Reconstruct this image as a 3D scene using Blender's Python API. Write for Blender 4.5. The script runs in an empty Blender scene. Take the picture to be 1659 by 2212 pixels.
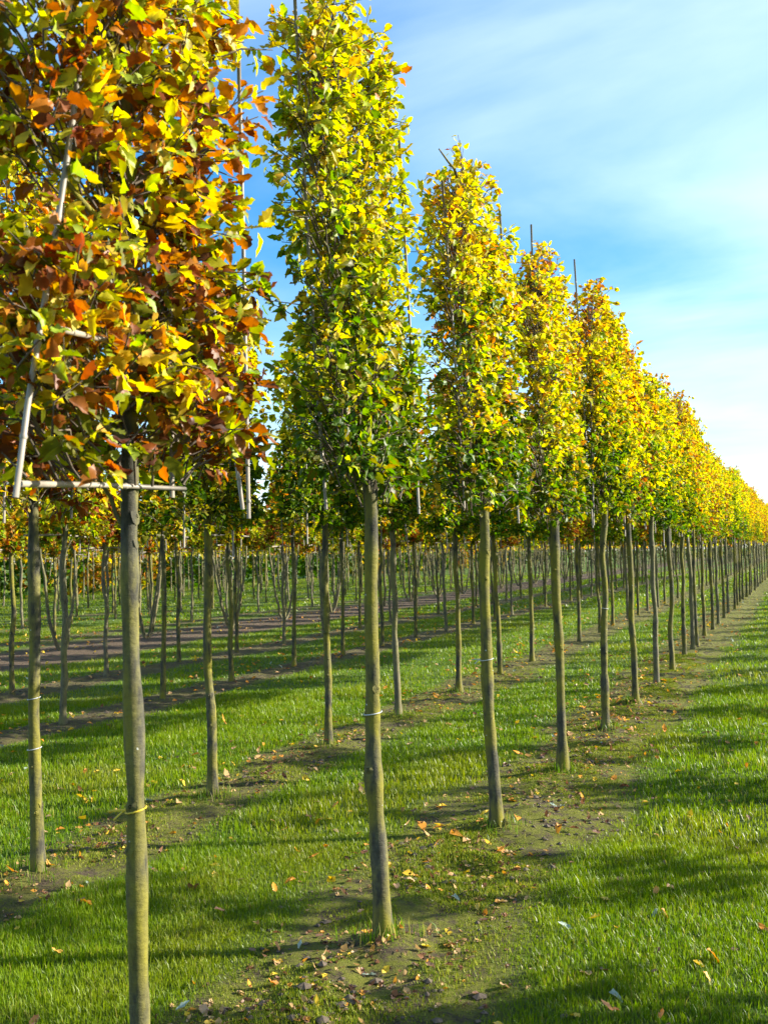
import bpy, math, random
import numpy as np
from mathutils import Matrix, Vector

random.seed(7)
RNG = np.random.default_rng(11)
scene = bpy.context.scene
COL = scene.collection

# ------------------------------------------------------------------ camera
CAM_H = 1.65
PITCH, YAW, ROLL = 0.04286, 0.39575, 0.02388
FPX = 2150.6                                   # focal length for a 1659 x 2212 picture


def rot_cam():
    return (Matrix.Rotation(YAW, 3, 'Z') @ Matrix.Rotation(PITCH, 3, 'X') @ Matrix.Rotation(ROLL, 3, 'Y'))


cam_d = bpy.data.cameras.new('camera')
cam = bpy.data.objects.new('camera', cam_d)
COL.objects.link(cam)
cam_d.sensor_fit = 'VERTICAL'
cam_d.sensor_height = 36.0
cam_d.lens = 35.0
cam_d.clip_start = 0.05
cam_d.clip_end = 3000
cam_d.dof.use_dof = True
cam_d.dof.focus_distance = 5.6
cam_d.dof.aperture_fstop = 6.3
M3 = rot_cam() @ Matrix.Rotation(math.radians(90), 3, 'X')
cam.matrix_world = Matrix.Translation((0, 0, CAM_H)) @ M3.to_4x4()
scene.camera = cam
RC = np.array(rot_cam())


def ray(u, v):
    return RC @ np.array([(u - 829.5) / FPX, 1.0, -(v - 1106) / FPX])


def on_plane_x(u, v, x):
    """point of the pixel's ray on the vertical plane of a tree row"""
    d = ray(u, v)
    t = x / d[0]
    return np.array([x, d[1] * t, CAM_H + d[2] * t])


def on_tree_plane(u, v, bx, by):
    """point of the pixel's ray on the upright plane through a trunk"""
    d = ray(u, v)
    n = np.array([bx, by]) / math.hypot(bx, by)
    t = (n[0] * bx + n[1] * by) / (n[0] * d[0] + n[1] * d[1])
    return np.array([d[0] * t, d[1] * t, CAM_H + d[2] * t])


def on_ground(u, v):
    d = ray(u, v)
    t = -CAM_H / d[2]
    return d[0] * t, d[1] * t


# ------------------------------------------------------------------ light
SUN_EL = math.radians(23)
SUN_AZ = math.radians(28)          # from +x towards +y
sx, sy, sz = math.cos(SUN_EL) * math.cos(SUN_AZ), math.cos(SUN_EL) * math.sin(SUN_AZ), math.sin(SUN_EL)
sun_d = bpy.data.lights.new('sun', 'SUN')
sun_d.energy = 5.0
sun_d.angle = math.radians(0.5)
sun_d.color = (1.0, 0.92, 0.78)
sun = bpy.data.objects.new('sun', sun_d)
COL.objects.link(sun)
sun.rotation_euler = Vector((sx, sy, sz)).to_track_quat('Z', 'Y').to_euler()

world = bpy.data.worlds.new('World')
scene.world = world
world.use_nodes = True
wn, wl = world.node_tree.nodes, world.node_tree.links
wn.clear()
w_out = wn.new('ShaderNodeOutputWorld')
w_bg = wn.new('ShaderNodeBackground')
w_bg.inputs['Strength'].default_value = 0.074
sky = wn.new('ShaderNodeTexSky')
sky.sky_type = 'NISHITA'
sky.sun_disc = False
sky.sun_elevation = SUN_EL
sky.sun_rotation = math.radians(90) - SUN_AZ
sky.air_density = 1.0
sky.dust_density = 0.6
sky.ozone_density = 2.5
w_hsv = wn.new('ShaderNodeHueSaturation')
w_hsv.inputs['Saturation'].default_value = 1.5
w_hsv.inputs['Hue'].default_value = 0.497
w_hsv.inputs['Value'].default_value = 1.05
wl.new(sky.outputs[0], w_hsv.inputs['Color'])
# thin cirrus: noise on the sky direction projected to a high flat layer
tc = wn.new('ShaderNodeTexCoord')
sep = wn.new('ShaderNodeSeparateXYZ')
wl.new(tc.outputs['Generated'], sep.inputs[0])


def wmath(op, a, b=None, c=None):
    n = wn.new('ShaderNodeMath')
    n.operation = op
    for i, s in enumerate((a, b, c)):
        if s is None:
            continue
        if isinstance(s, (int, float)):
            n.inputs[i].default_value = s
        else:
            wl.new(s, n.inputs[i])
    return n.outputs[0]


zz = wmath('ADD', wmath('MAXIMUM', sep.outputs['Z'], 0.0), 0.16)
px = wmath('DIVIDE', sep.outputs['X'], zz)
py = wmath('DIVIDE', sep.outputs['Y'], zz)
comb = wn.new('ShaderNodeCombineXYZ')
wl.new(px, comb.inputs[0])
wl.new(py, comb.inputs[1])
mp = wn.new('ShaderNodeMapping')
mp.inputs['Rotation'].default_value = (0, 0, math.radians(-62))
mp.inputs['Scale'].default_value = (0.6, 1.0, 1.0)
mp.inputs['Location'].default_value = (9.3, 0.9, 0.0)
wl.new(comb.outputs[0], mp.inputs[0])
nz1 = wn.new('ShaderNodeTexNoise')
nz1.inputs['Scale'].default_value = 1.1
nz1.inputs['Detail'].default_value = 9
nz1.inputs['Roughness'].default_value = 0.52
nz1.inputs['Distortion'].default_value = 0.5
wl.new(mp.outputs[0], nz1.inputs['Vector'])
nz2 = wn.new('ShaderNodeTexNoise')
nz2.inputs['Scale'].default_value = 0.45
nz2.inputs['Detail'].default_value = 3
wl.new(mp.outputs[0], nz2.inputs['Vector'])
cl = wmath('ADD', wmath('MULTIPLY', nz1.outputs['Fac'], 0.55), wmath('MULTIPLY', nz2.outputs['Fac'], 0.6))
ramp = wn.new('ShaderNodeMapRange')
ramp.interpolation_type = 'SMOOTHSTEP'
ramp.inputs['From Min'].default_value = 0.40
ramp.inputs['From Max'].default_value = 0.76
ramp.inputs['To Min'].default_value = 0.0
ramp.inputs['To Max'].default_value = 0.56
wl.new(cl, ramp.inputs['Value'])
mixc = wn.new('ShaderNodeMix')
mixc.data_type = 'RGBA'
wl.new(ramp.outputs[0], mixc.inputs['Factor'])
wl.new(w_hsv.outputs[0], mixc.inputs['A'])
mixc.inputs['B'].default_value = (6.4, 7.3, 8.3, 1)
wl.new(mixc.outputs['Result'], w_bg.inputs['Color'])
wl.new(w_bg.outputs[0], w_out.inputs['Surface'])

scene.view_settings.view_transform = 'Standard'
scene.view_settings.look = 'None'
scene.view_settings.gamma = 1.0
scene.view_settings.use_curve_mapping = False
scene.view_settings.exposure = 1.8
scene.render.engine = 'CYCLES'
scene.cycles.max_bounces = 8
scene.cycles.transmission_bounces = 6
scene.cycles.diffuse_bounces = 4
scene.cycles.use_denoising = True


# ------------------------------------------------------------------ helpers
def hash3(ix, iy, iz, seed):
    h = (ix * 374761393 + iy * 668265263 + iz * 2147483647 + seed * 974634777) & 0xffffffff
    h = ((h ^ (h >> 13)) * 1274126177) & 0xffffffff
    h = h ^ (h >> 16)
    return (h & 0xffff) / 65535.0


def noise(p, seed=0):
    """smooth value noise 0..1 for an (N,3) or (N,2) array"""
    p = np.asarray(p, float)
    if p.shape[1] == 2:
        p = np.column_stack((p, np.zeros(len(p))))
    i = np.floor(p).astype(np.int64)
    f = p - i
    f = f * f * (3 - 2 * f)
    r = np.zeros(len(p))
    for dx in (0, 1):
        for dy in (0, 1):
            for dz in (0, 1):
                w = (f[:, 0] if dx else 1 - f[:, 0]) * (f[:, 1] if dy else 1 - f[:, 1]) * (f[:, 2] if dz else 1 - f[:, 2])
                r += w * hash3(i[:, 0] + dx, i[:, 1] + dy, i[:, 2] + dz, seed)
    return r


def fbm(p, seed=0, octaves=3):
    p = np.asarray(p, float)
    r, a, t = 0, 1.0, 0
    for k in range(octaves):
        r = r + a * noise(p * 2 ** k, seed + k * 17)
        t += a
        a *= 0.5
    return r / t


def mesh_np(name, verts, faces, mat, colors=None, smooth=True, attr='tint'):
    """faces: list of (M,k) integer arrays"""
    me = bpy.data.meshes.new(name)
    verts = np.asarray(verts, np.float32)
    me.vertices.add(len(verts))
    me.vertices.foreach_set('co', verts.ravel())
    loops = np.concatenate([np.asarray(f, np.int32).ravel() for f in faces])
    sizes = np.concatenate([np.full(len(f), np.asarray(f).shape[1], np.int32) for f in faces])
    starts = np.concatenate(([0], np.cumsum(sizes)[:-1])).astype(np.int32)
    me.loops.add(len(loops))
    me.loops.foreach_set('vertex_index', loops)
    me.polygons.add(len(sizes))
    me.polygons.foreach_set('loop_start', starts)
    me.polygons.foreach_set('loop_total', sizes)
    me.polygons.foreach_set('use_smooth', np.full(len(sizes), smooth, bool))
    me.update(calc_edges=True)
    if colors is not None:
        a = me.color_attributes.new(attr, 'FLOAT_COLOR', 'POINT')
        c = np.ones((len(verts), 4), np.float32)
        c[:, :3] = colors
        a.data.foreach_set('color', c.ravel())
    me.materials.append(mat)
    return me


def link(name, data, parent=None, loc=(0, 0, 0), rotz=0.0):
    o = bpy.data.objects.new(name, data)
    COL.objects.link(o)
    o.location = loc
    o.rotation_euler = (0, 0, rotz)
    if parent:
        o.parent = parent
    return o


def tag(o, label=None, cat=None, group=None, kind=None):
    if label:
        o['label'] = label
    if cat:
        o['category'] = cat
    if group:
        o['group'] = group
    if kind:
        o['kind'] = kind
    return o


def new_mat(name):
    m = bpy.data.materials.new(name)
    m.use_nodes = True
    m.node_tree.nodes.clear()
    return m, m.node_tree.nodes, m.node_tree.links


def N(nodes, t, **kw):
    n = nodes.new(t)
    for k, v in kw.items():
        if k in n.inputs:
            n.inputs[k].default_value = v
        else:
            setattr(n, k, v)
    return n


def foliage_mat(name, transl=0.5, gloss=0.06, rough=0.4, var=0.25, vein=False):
    m, n, l = new_mat(name)
    out = N(n, 'ShaderNodeOutputMaterial')
    at = N(n, 'ShaderNodeAttribute', attribute_name='tint')
    tc_ = N(n, 'ShaderNodeTexCoord')
    nz = N(n, 'ShaderNodeTexNoise', Scale=34.0, Detail=4.0, Roughness=0.7)
    l.new(tc_.outputs['Object'], nz.inputs['Vector'])
    mr = N(n, 'ShaderNodeMapRange')
    mr.inputs['To Min'].default_value = 1 - var
    mr.inputs['To Max'].default_value = 1 + var
    l.new(nz.outputs['Fac'], mr.inputs['Value'])
    oi = N(n, 'ShaderNodeObjectInfo')
    mr2 = N(n, 'ShaderNodeMapRange')
    mr2.inputs['To Min'].default_value = 0.49
    mr2.inputs['To Max'].default_value = 0.515
    l.new(oi.outputs['Random'], mr2.inputs['Value'])
    hs = N(n, 'ShaderNodeHueSaturation')
    l.new(mr2.outputs[0], hs.inputs['Hue'])
    l.new(mr.outputs[0], hs.inputs['Value'])
    l.new(at.outputs['Color'], hs.inputs['Color'])
    d = N(n, 'ShaderNodeBsdfDiffuse')
    t = N(n, 'ShaderNodeBsdfTranslucent')
    l.new(hs.outputs[0], d.inputs['Color'])
    hs2 = N(n, 'ShaderNodeHueSaturation', Saturation=1.12, Value=1.15)
    l.new(hs.outputs[0], hs2.inputs['Color'])
    l.new(hs2.outputs[0], t.inputs['Color'])
    mx = N(n, 'ShaderNodeMixShader')
    mx.inputs[0].default_value = transl
    l.new(d.outputs[0], mx.inputs[1])
    l.new(t.outputs[0], mx.inputs[2])
    g = N(n, 'ShaderNodeBsdfGlossy', Roughness=rough)
    g.inputs['Color'].default_value = (1, 1, 1, 1)
    fr = N(n, 'ShaderNodeFresnel', IOR=1.4)
    fm = N(n, 'ShaderNodeMath', operation='MULTIPLY')
    fm.inputs[1].default_value = gloss
    l.new(fr.outputs[0], fm.inputs[0])
    mx2 = N(n, 'ShaderNodeMixShader')
    l.new(fm.outputs[0], mx2.inputs[0])
    l.new(mx.outputs[0], mx2.inputs[1])
    l.new(g.outputs[0], mx2.inputs[2])
    l.new(mx2.outputs[0], out.inputs['Surface'])
    return m


def bark_mat(name, base, algae, amount):
    m, n, l = new_mat(name)
    out = N(n, 'ShaderNodeOutputMaterial')
    b = N(n, 'ShaderNodeBsdfPrincipled', Roughness=0.85)
    b.inputs['Specular IOR Level'].default_value = 0.2
    tc_ = N(n, 'ShaderNodeTexCoord')
    mp_ = N(n, 'ShaderNodeMapping')
    mp_.inputs['Scale'].default_value = (1, 1, 0.35)
    l.new(tc_.outputs['Object'], mp_.inputs[0])
    n1 = N(n, 'ShaderNodeTexNoise', Scale=22.0, Detail=8.0, Roughness=0.72)
    l.new(mp_.outputs[0], n1.inputs['Vector'])
    r1 = N(n, 'ShaderNodeValToRGB')
    r1.color_ramp.elements[0].position = 0.3
    r1.color_ramp.elements[0].color = (base[0] * 0.55, base[1] * 0.55, base[2] * 0.55, 1)
    r1.color_ramp.elements[1].position = 0.72
    r1.color_ramp.elements[1].color = (base[0] * 1.35, base[1] * 1.35, base[2] * 1.3, 1)
    r1.color_ramp.elements.new(0.5).color = (base[0], base[1], base[2], 1)
    r1.color_ramp.elements[0].color = (base[0] * 0.35, base[1] * 0.35, base[2] * 0.38, 1)
    r1.color_ramp.elements[2].color = (base[0] * 1.9, base[1] * 1.9, base[2] * 1.9, 1)
    l.new(n1.outputs['Fac'], r1.inputs[0])
    n2 = N(n, 'ShaderNodeTexNoise', Scale=11.0, Detail=5.0, Roughness=0.62)
    l.new(mp_.outputs[0], n2.inputs['Vector'])
    r2 = N(n, 'ShaderNodeMapRange')
    r2.inputs['From Min'].default_value = 0.40
    r2.inputs['From Max'].default_value = 0.62
    r2.inputs['To Max'].default_value = amount
    l.new(n2.outputs['Fac'], r2.inputs['Value'])
    mx = N(n, 'ShaderNodeMix', data_type='RGBA')
    l.new(r2.outputs[0], mx.inputs['Factor'])
    l.new(r1.outputs[0], mx.inputs['A'])
    mx.inputs['B'].default_value = (*algae, 1)
    # small pale lichen flecks
    vo = N(n, 'ShaderNodeTexVoronoi', Scale=26.0)
    l.new(tc_.outputs['Object'], vo.inputs['Vector'])
    lt = N(n, 'ShaderNodeMath', operation='LESS_THAN')
    lt.inputs[1].default_value = 0.10
    l.new(vo.outputs['Distance'], lt.inputs[0])
    n3 = N(n, 'ShaderNodeTexNoise', Scale=4.0)
    l.new(tc_.outputs['Object'], n3.inputs['Vector'])
    gt = N(n, 'ShaderNodeMath', operation='GREATER_THAN')
    gt.inputs[1].default_value = 0.56
    l.new(n3.outputs['Fac'], gt.inputs[0])
    an = N(n, 'ShaderNodeMath', operation='MULTIPLY')
    l.new(lt.outputs[0], an.inputs[0])
    l.new(gt.outputs[0], an.inputs[1])
    mx3 = N(n, 'ShaderNodeMix', data_type='RGBA')
    l.new(an.outputs[0], mx3.inputs['Factor'])
    l.new(mx.outputs['Result'], mx3.inputs['A'])
    mx3.inputs['B'].default_value = (0.42, 0.45, 0.42, 1)
    l.new(mx3.outputs['Result'], b.inputs['Base Color'])
    # horizontal growth rings and fine bark relief
    mpb = N(n, 'ShaderNodeMapping')
    mpb.inputs['Scale'].default_value = (1.0, 1.0, 2.2)
    l.new(tc_.outputs['Object'], mpb.inputs[0])
    nb = N(n, 'ShaderNodeTexNoise', Scale=9.0, Detail=7.0, Roughness=0.7)
    l.new(mpb.outputs[0], nb.inputs['Vector'])
    bp = N(n, 'ShaderNodeBump', Strength=0.9, Distance=0.012)
    l.new(nb.outputs['Fac'], bp.inputs['Height'])
    l.new(bp.outputs[0], b.inputs['Normal'])
    l.new(b.outputs[0], out.inputs['Surface'])
    return m


def plain_mat(name, c1, c2, scale=8.0, rough=0.6, stretch=(1, 1, 1), bump=0.2):
    m, n, l = new_mat(name)
    out = N(n, 'ShaderNodeOutputMaterial')
    b = N(n, 'ShaderNodeBsdfPrincipled', Roughness=rough)
    tc_ = N(n, 'ShaderNodeTexCoord')
    mp_ = N(n, 'ShaderNodeMapping')
    mp_.inputs['Scale'].default_value = stretch
    l.new(tc_.outputs['Object'], mp_.inputs[0])
    nz = N(n, 'ShaderNodeTexNoise', Scale=scale, Detail=5.0)
    l.new(mp_.outputs[0], nz.inputs['Vector'])
    r = N(n, 'ShaderNodeValToRGB')
    r.color_ramp.elements[0].position = 0.3
    r.color_ramp.elements[0].color = (*c1, 1)
    r.color_ramp.elements[1].position = 0.7
    r.color_ramp.elements[1].color = (*c2, 1)
    l.new(nz.outputs['Fac'], r.inputs[0])
    l.new(r.outputs[0], b.inputs['Base Color'])
    bp = N(n, 'ShaderNodeBump', Strength=bump, Distance=0.01)
    l.new(nz.outputs['Fac'], bp.inputs['Height'])
    l.new(bp.outputs[0], b.inputs['Normal'])
    l.new(b.outputs[0], out.inputs['Surface'])
    return m


LEAF_MAT = foliage_mat('leaf_surface', 0.6, 0.03, 0.55, 0.38)
GRASS_MAT = foliage_mat('grass_blade', 0.5, 0.04, 0.5, 0.2)
MOSS_MAT = foliage_mat('moss', 0.3, 0.02, 0.7, 0.25)
LITTER_MAT = foliage_mat('fallen_leaf_surface', 0.3, 0.06, 0.5, 0.3)
BARK = bark_mat('bark', (0.062, 0.060, 0.042), (0.165, 0.150, 0.014), 0.95)
BARK_GREY = bark_mat('bark_grey', (0.11, 0.10, 0.07), (0.15, 0.14, 0.035), 0.65)
TWIG = plain_mat('twig_bark', (0.05, 0.038, 0.025), (0.12, 0.09, 0.06), 20, 0.8)
CANE = plain_mat('bamboo_cane', (0.13, 0.115, 0.09), (0.28, 0.25, 0.20), 14, 0.55, (1, 1, 0.25))
TIE_WHITE = plain_mat('white_tie', (0.30, 0.32, 0.33), (0.5, 0.52, 0.53), 30, 0.5)
TIE_YELLOW = plain_mat('yellow_tie', (0.45, 0.33, 0.015), (0.6, 0.46, 0.03), 30, 0.5)
CLOD = plain_mat('soil_clod', (0.035, 0.025, 0.017), (0.10, 0.075, 0.05), 30, 0.95)

# ------------------------------------------------------------------ rows
ROW_X = {1: -1.69, 2: -3.76, 3: -7.0, 4: -9.15, 5: -12.6, 6: -14.75, 7: -18.0, 8: -20.1, 9: -23.4, 10: -25.5,
         11: -28.7, 12: -30.8, -1: 3.65, -2: 6.9}
STRIP_W = {1: 0.55, 2: 0.40, 3: 0.34, 4: 0.38, 5: 1.45, -1: 0.4}


def strip(x, y):
    """1 in the bare strip along a tree row, 0 in the grass (ragged edge)"""
    x, y = np.asarray(x, float), np.asarray(y, float)
    s = np.zeros(len(x))
    wob = fbm(np.column_stack((x * 1.7, y * 1.1)), 5, 3) - 0.5
    for r, rx in ROW_X.items():
        w = STRIP_W.get(r, 0.3)
        d = np.abs(x - rx) + wob * 0.5
        s = np.maximum(s, np.clip((w - d) / 0.22 + 0.5, 0, 1))
    return s


def ground_z(x, y):
    x, y = np.asarray(x, float), np.asarray(y, float)
    z = 0.05 * (fbm(np.column_stack((x * 0.5, y * 0.5)), 3, 2) - 0.5)
    st = np.zeros(len(x))
    for r, rx in ROW_X.items():
        st = np.maximum(st, np.exp(-((x - rx) / 0.42) ** 2))
    z += 0.02 * st + st * 0.085 * (fbm(np.column_stack((x * 5, y * 5)), 9, 4) - 0.5)
    for tx, ty in FEET:
        z += 0.035 * np.exp(-((x - tx) ** 2 + (y - ty) ** 2) / 0.16 ** 2)
    return z


FEET = [(-1.69, q) for q in (2.21, 3.95, 5.72, 7.38, 9.10, 10.72)] + [(-3.76, 4.12 + 1.74 * q) for q in range(5)]


def gz(x, y):
    return float(ground_z(np.array([x]), np.array([y]))[0])


# ------------------------------------------------------------------ ground
def axis(lo, hi, step, far, grow=1.16):
    a = list(np.arange(lo, hi + 1e-6, step))
    s, v = step, hi
    up = []
    while v < far:
        s *= grow
        v += s
        up.append(v)
    s, v = step, lo
    dn = []
    while v > -far:
        s *= grow
        v -= s
        dn.append(v)
    return np.array(dn[::-1] + a + up)


gx = axis(-10.0, 0.5, 0.042, 900)
gy = axis(2.0, 13.0, 0.042, 900)
GX, GY = np.meshgrid(gx, gy)
fx, fy = GX.ravel(), GY.ravel()
fade = np.clip((60 - np.hypot(fx, fy)) / 30, 0, 1)
fz = ground_z(fx, fy) * fade
nx, ny = len(gx), len(gy)
ii = np.arange(ny - 1)[:, None] * nx + np.arange(nx - 1)[None, :]
quads = np.stack((ii, ii + 1, ii + nx + 1, ii + nx), -1).reshape(-1, 4)


def ground_mat():
    m, n, l = new_mat('ground_turf_and_soil')
    out = N(n, 'ShaderNodeOutputMaterial')
    b = N(n, 'ShaderNodeBsdfPrincipled', Roughness=0.95)
    b.inputs['Specular IOR Level'].default_value = 0.15
    tc_ = N(n, 'ShaderNodeTexCoord')
    at = N(n, 'ShaderNodeAttribute', attribute_name='tint')
    sp = N(n, 'ShaderNodeSeparateColor')
    l.new(at.outputs['Color'], sp.inputs[0])
    # turf
    ng = N(n, 'ShaderNodeTexNoise', Scale=1.3, Detail=8.0, Roughness=0.7)
    l.new(tc_.outputs['Object'], ng.inputs['Vector'])
    rg = N(n, 'ShaderNodeValToRGB')
    rg.color_ramp.elements[0].position = 0.3
    rg.color_ramp.elements[0].color = (0.045, 0.085, 0.012, 1)
    rg.color_ramp.elements[1].position = 0.7
    rg.color_ramp.elements[1].color = (0.11, 0.17, 0.022, 1)
    l.new(ng.outputs['Fac'], rg.inputs[0])
    # soil
    ns = N(n, 'ShaderNodeTexNoise', Scale=34.0, Detail=10.0, Roughness=0.78)
    l.new(tc_.outputs['Object'], ns.inputs['Vector'])
    rs = N(n, 'ShaderNodeValToRGB')
    rs.color_ramp.elements[0].position = 0.3
    rs.color_ramp.elements[0].color = (0.030, 0.022, 0.015, 1)
    rs.color_ramp.elements[1].position = 0.7
    rs.color_ramp.elements[1].color = (0.125, 0.095, 0.062, 1)
    l.new(ns.outputs['Fac'], rs.inputs[0])
    # moss over the soil
    nm = N(n, 'ShaderNodeTexNoise', Scale=8.0, Detail=10.0, Roughness=0.8)
    l.new(tc_.outputs['Object'], nm.inputs['Vector'])
    rm = N(n, 'ShaderNodeMapRange')
    rm.inputs['From Min'].default_value = 0.42
    rm.inputs['From Max'].default_value = 0.53
    l.new(nm.outputs['Fac'], rm.inputs['Value'])
    mm = N(n, 'ShaderNodeMath', operation='MULTIPLY')
    l.new(rm.outputs[0], mm.inputs[0])
    l.new(sp.outputs[1], mm.inputs[1])
    mx1 = N(n, 'ShaderNodeMix', data_type='RGBA')
    l.new(mm.outputs[0], mx1.inputs['Factor'])
    l.new(rs.outputs[0], mx1.inputs['A'])
    mx1.inputs['B'].default_value = (0.16, 0.17, 0.026, 1)
    # reddish bark mulch of the multi-stem row
    mx2 = N(n, 'ShaderNodeMix', data_type='RGBA')
    l.new(sp.outputs[2], mx2.inputs['Factor'])
    l.new(mx1.outputs['Result'], mx2.inputs['A'])
    rr = N(n, 'ShaderNodeValToRGB')
    rr.color_ramp.elements[0].position = 0.3
    rr.color_ramp.elements[0].color = (0.045, 0.032, 0.022, 1)
    rr.color_ramp.elements[1].position = 0.7
    rr.color_ramp.elements[1].color = (0.17, 0.125, 0.085, 1)
    l.new(ns.outputs['Fac'], rr.inputs[0])
    l.new(rr.outputs[0], mx2.inputs['B'])
    mx3 = N(n, 'ShaderNodeMix', data_type='RGBA')
    l.new(sp.outputs[0], mx3.inputs['Factor'])
    l.new(rg.outputs[0], mx3.inputs['A'])
    l.new(mx2.outputs['Result'], mx3.inputs['B'])
    l.new(mx3.outputs['Result'], b.inputs['Base Color'])
    bp = N(n, 'ShaderNodeBump', Strength=1.0, Distance=0.06)
    l.new(ns.outputs['Fac'], bp.inputs['Height'])
    l.new(bp.outputs[0], b.inputs['Normal'])
    l.new(b.outputs[0], out.inputs['Surface'])
    return m


gs = strip(fx, fy)
gcol = np.zeros((len(fx), 3))
gcol[:, 0] = gs
gcol[:, 1] = np.where(fx > -3.0, 1.0, np.where(fx > -5, 0.75, 0.35))
gcol[:, 2] = np.clip((1.5 - np.abs(fx - ROW_X[5])) / 0.5, 0, 1)
ground = link('ground', mesh_np('ground', np.column_stack((fx, fy, fz)), [quads], ground_mat(), gcol))
tag(ground, kind='structure')


# ------------------------------------------------------------------ leaf shapes
def leaf_shape(kind):
    """(vertices, triangles): length 1 along x, half width along y, folded along the midrib"""
    if kind == 'near':
        mid = [(0, 0), (0.3, 0), (0.62, 0), (1, 0)]
        side = [(0.10, 0.14), (0.24, 0.29), (0.36, 0.26), (0.50, 0.35), (0.62, 0.27), (0.76, 0.25), (0.88, 0.12)]
        v = [(a, b, 0) for a, b in mid]
        f = []
        for s in (1, -1):
            o = len(v)
            for a, b in side:
                v.append((a, s * b, 0.32 * b))
            t = [(0, o, 1), (o, o + 1, 1), (1, o + 1, o + 2), (1, o + 2, o + 3), (1, o + 3, 2), (2, o + 3, o + 4),
                 (2, o + 4, o + 5), (2, o + 5, o + 6), (2, o + 6, 3)]
            f += [q if s > 0 else q[::-1] for q in t]
    elif kind == 'mid':
        v = [(0, 0, 0), (0.5, 0, 0), (1, 0, 0), (0.25, 0.3, 0.08), (0.6, 0.36, 0.1), (0.25, -0.3, 0.08), (0.6, -0.36, 0.1)]
        f = [(0, 1, 3)[::-1], (1, 4, 3), (1, 2, 4), (0, 1, 5), (1, 5, 6), (1, 6, 2)]
    else:
        v = [(0, 0, 0), (0.5, 0.36, 0.06), (1, 0, 0), (0.5, -0.36, 0.06)]
        f = [(0, 1, 2), (0, 2, 3)]
    return np.array(v, float), np.array(f, int)


def norm(a):
    return a / np.maximum(np.linalg.norm(a, axis=-1, keepdims=True), 1e-9)


def place_leaves(kind, P, L, U, S, rng, curl=0.42, aspect=None):
    """stack of leaves -> (verts, tris, index of leaf for each vertex)"""
    v, f = leaf_shape(kind)
    n, k = len(P), len(v)
    L = norm(L)
    W = norm(np.cross(U, L))
    U2 = np.cross(L, W)
    c = rng.normal(0.15, 1.0, n) * curl
    fold = rng.uniform(0.2, 2.3, n)
    asp = rng.uniform(0.72, 1.08, n) if aspect is None else aspect
    X = v[None, :, 0] * np.ones((n, 1))
    Y = v[None, :, 1] * asp[:, None]
    Z = v[None, :, 2] * fold[:, None] - c[:, None] * X ** 2
    if kind == 'near':
        Z = Z + rng.normal(0, 0.055, (n, k)) * (np.abs(v[None, :, 1]) > 0)
        Y = Y * (1 + rng.normal(0, 0.1, (n, k)))
    V = P[:, None, :] + S[:, None, None] * (X[..., None] * L[:, None, :] + Y[..., None] * W[:, None, :] + Z[..., None] * U2[:, None, :])
    F = f[None] + (np.arange(n) * k)[:, None, None]
    return V.reshape(-1, 3), F.reshape(-1, 3), np.repeat(np.arange(n), k)


PAL = {
    'dgreen': (0.045, 0.100, 0.010), 'green': (0.085, 0.160, 0.010), 'ygreen': (0.29, 0.36, 0.022),
    'yellow': (0.54, 0.47, 0.032), 'gold': (0.55, 0.36, 0.03), 'orange': (0.48, 0.18, 0.024),
    'rust': (0.26, 0.072, 0.018), 'brown': (0.12, 0.042, 0.024), 'olive': (0.15, 0.15, 0.014)}
PNAMES = list(PAL)
PARR = np.array([PAL[k] for k in PNAMES])


def pick(rng, weights, n):
    w = np.array([weights.get(k, 0) for k in PNAMES], float)
    return rng.choice(len(PNAMES), n, p=w / w.sum())


# leaf colours of one crown: how far autumn has come depends on the height in the crown and on the shoot
SCHEMES = {
    'gold_rust': [(0.22, dict(olive=4, rust=3.6, brown=2.0, yellow=1.6, gold=1.2, ygreen=1.0)),
                  (0.5, dict(olive=2.2, ygreen=1.8, yellow=2.8, gold=2.2, rust=3.6, orange=2.0, brown=0.8)),
                  (9, dict(yellow=6, gold=2.8, ygreen=1.8, orange=1.5, rust=1.2, olive=0.4))],
    'green_yellow': [(0.22, dict(green=5, dgreen=2.6, olive=1.0, ygreen=1.0, orange=0.08)),
                     (0.42, dict(green=3, ygreen=4.2, olive=1.2, yellow=1.0, gold=0.1)),
                     (0.72, dict(ygreen=6, yellow=3.5, gold=0.3, green=0.5)),
                     (9, dict(yellow=4, ygreen=5.0, gold=0.6, orange=0.15))],
    'yellow_orange': [(0.22, dict(green=4, dgreen=2, olive=2, ygreen=1.2, gold=0.4)),
                      (0.5, dict(ygreen=3, yellow=3, olive=1.5, gold=1.2, green=1.5, orange=0.5)),
                      (0.9, dict(yellow=5, ygreen=2.8, gold=1.5, orange=0.5)),
                      (9, dict(yellow=4, gold=2.6, orange=1.6, rust=0.7))],
    'orange': [(0.25, dict(olive=3, green=2, rust=1, gold=1, ygreen=1.5)),
               (0.6, dict(yellow=4, gold=2.4, ygreen=2.4, orange=1.1, rust=0.4)),
               (9, dict(gold=2.6, orange=1.8, yellow=4, rust=0.9, ygreen=0.6))],
    'back': [(0.3, dict(olive=3, ygreen=2, yellow=2, gold=1.5, rust=1, green=2)),
             (9, dict(yellow=4, gold=3, orange=1.5, ygreen=2, olive=1.5, rust=0.8))]}


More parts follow.
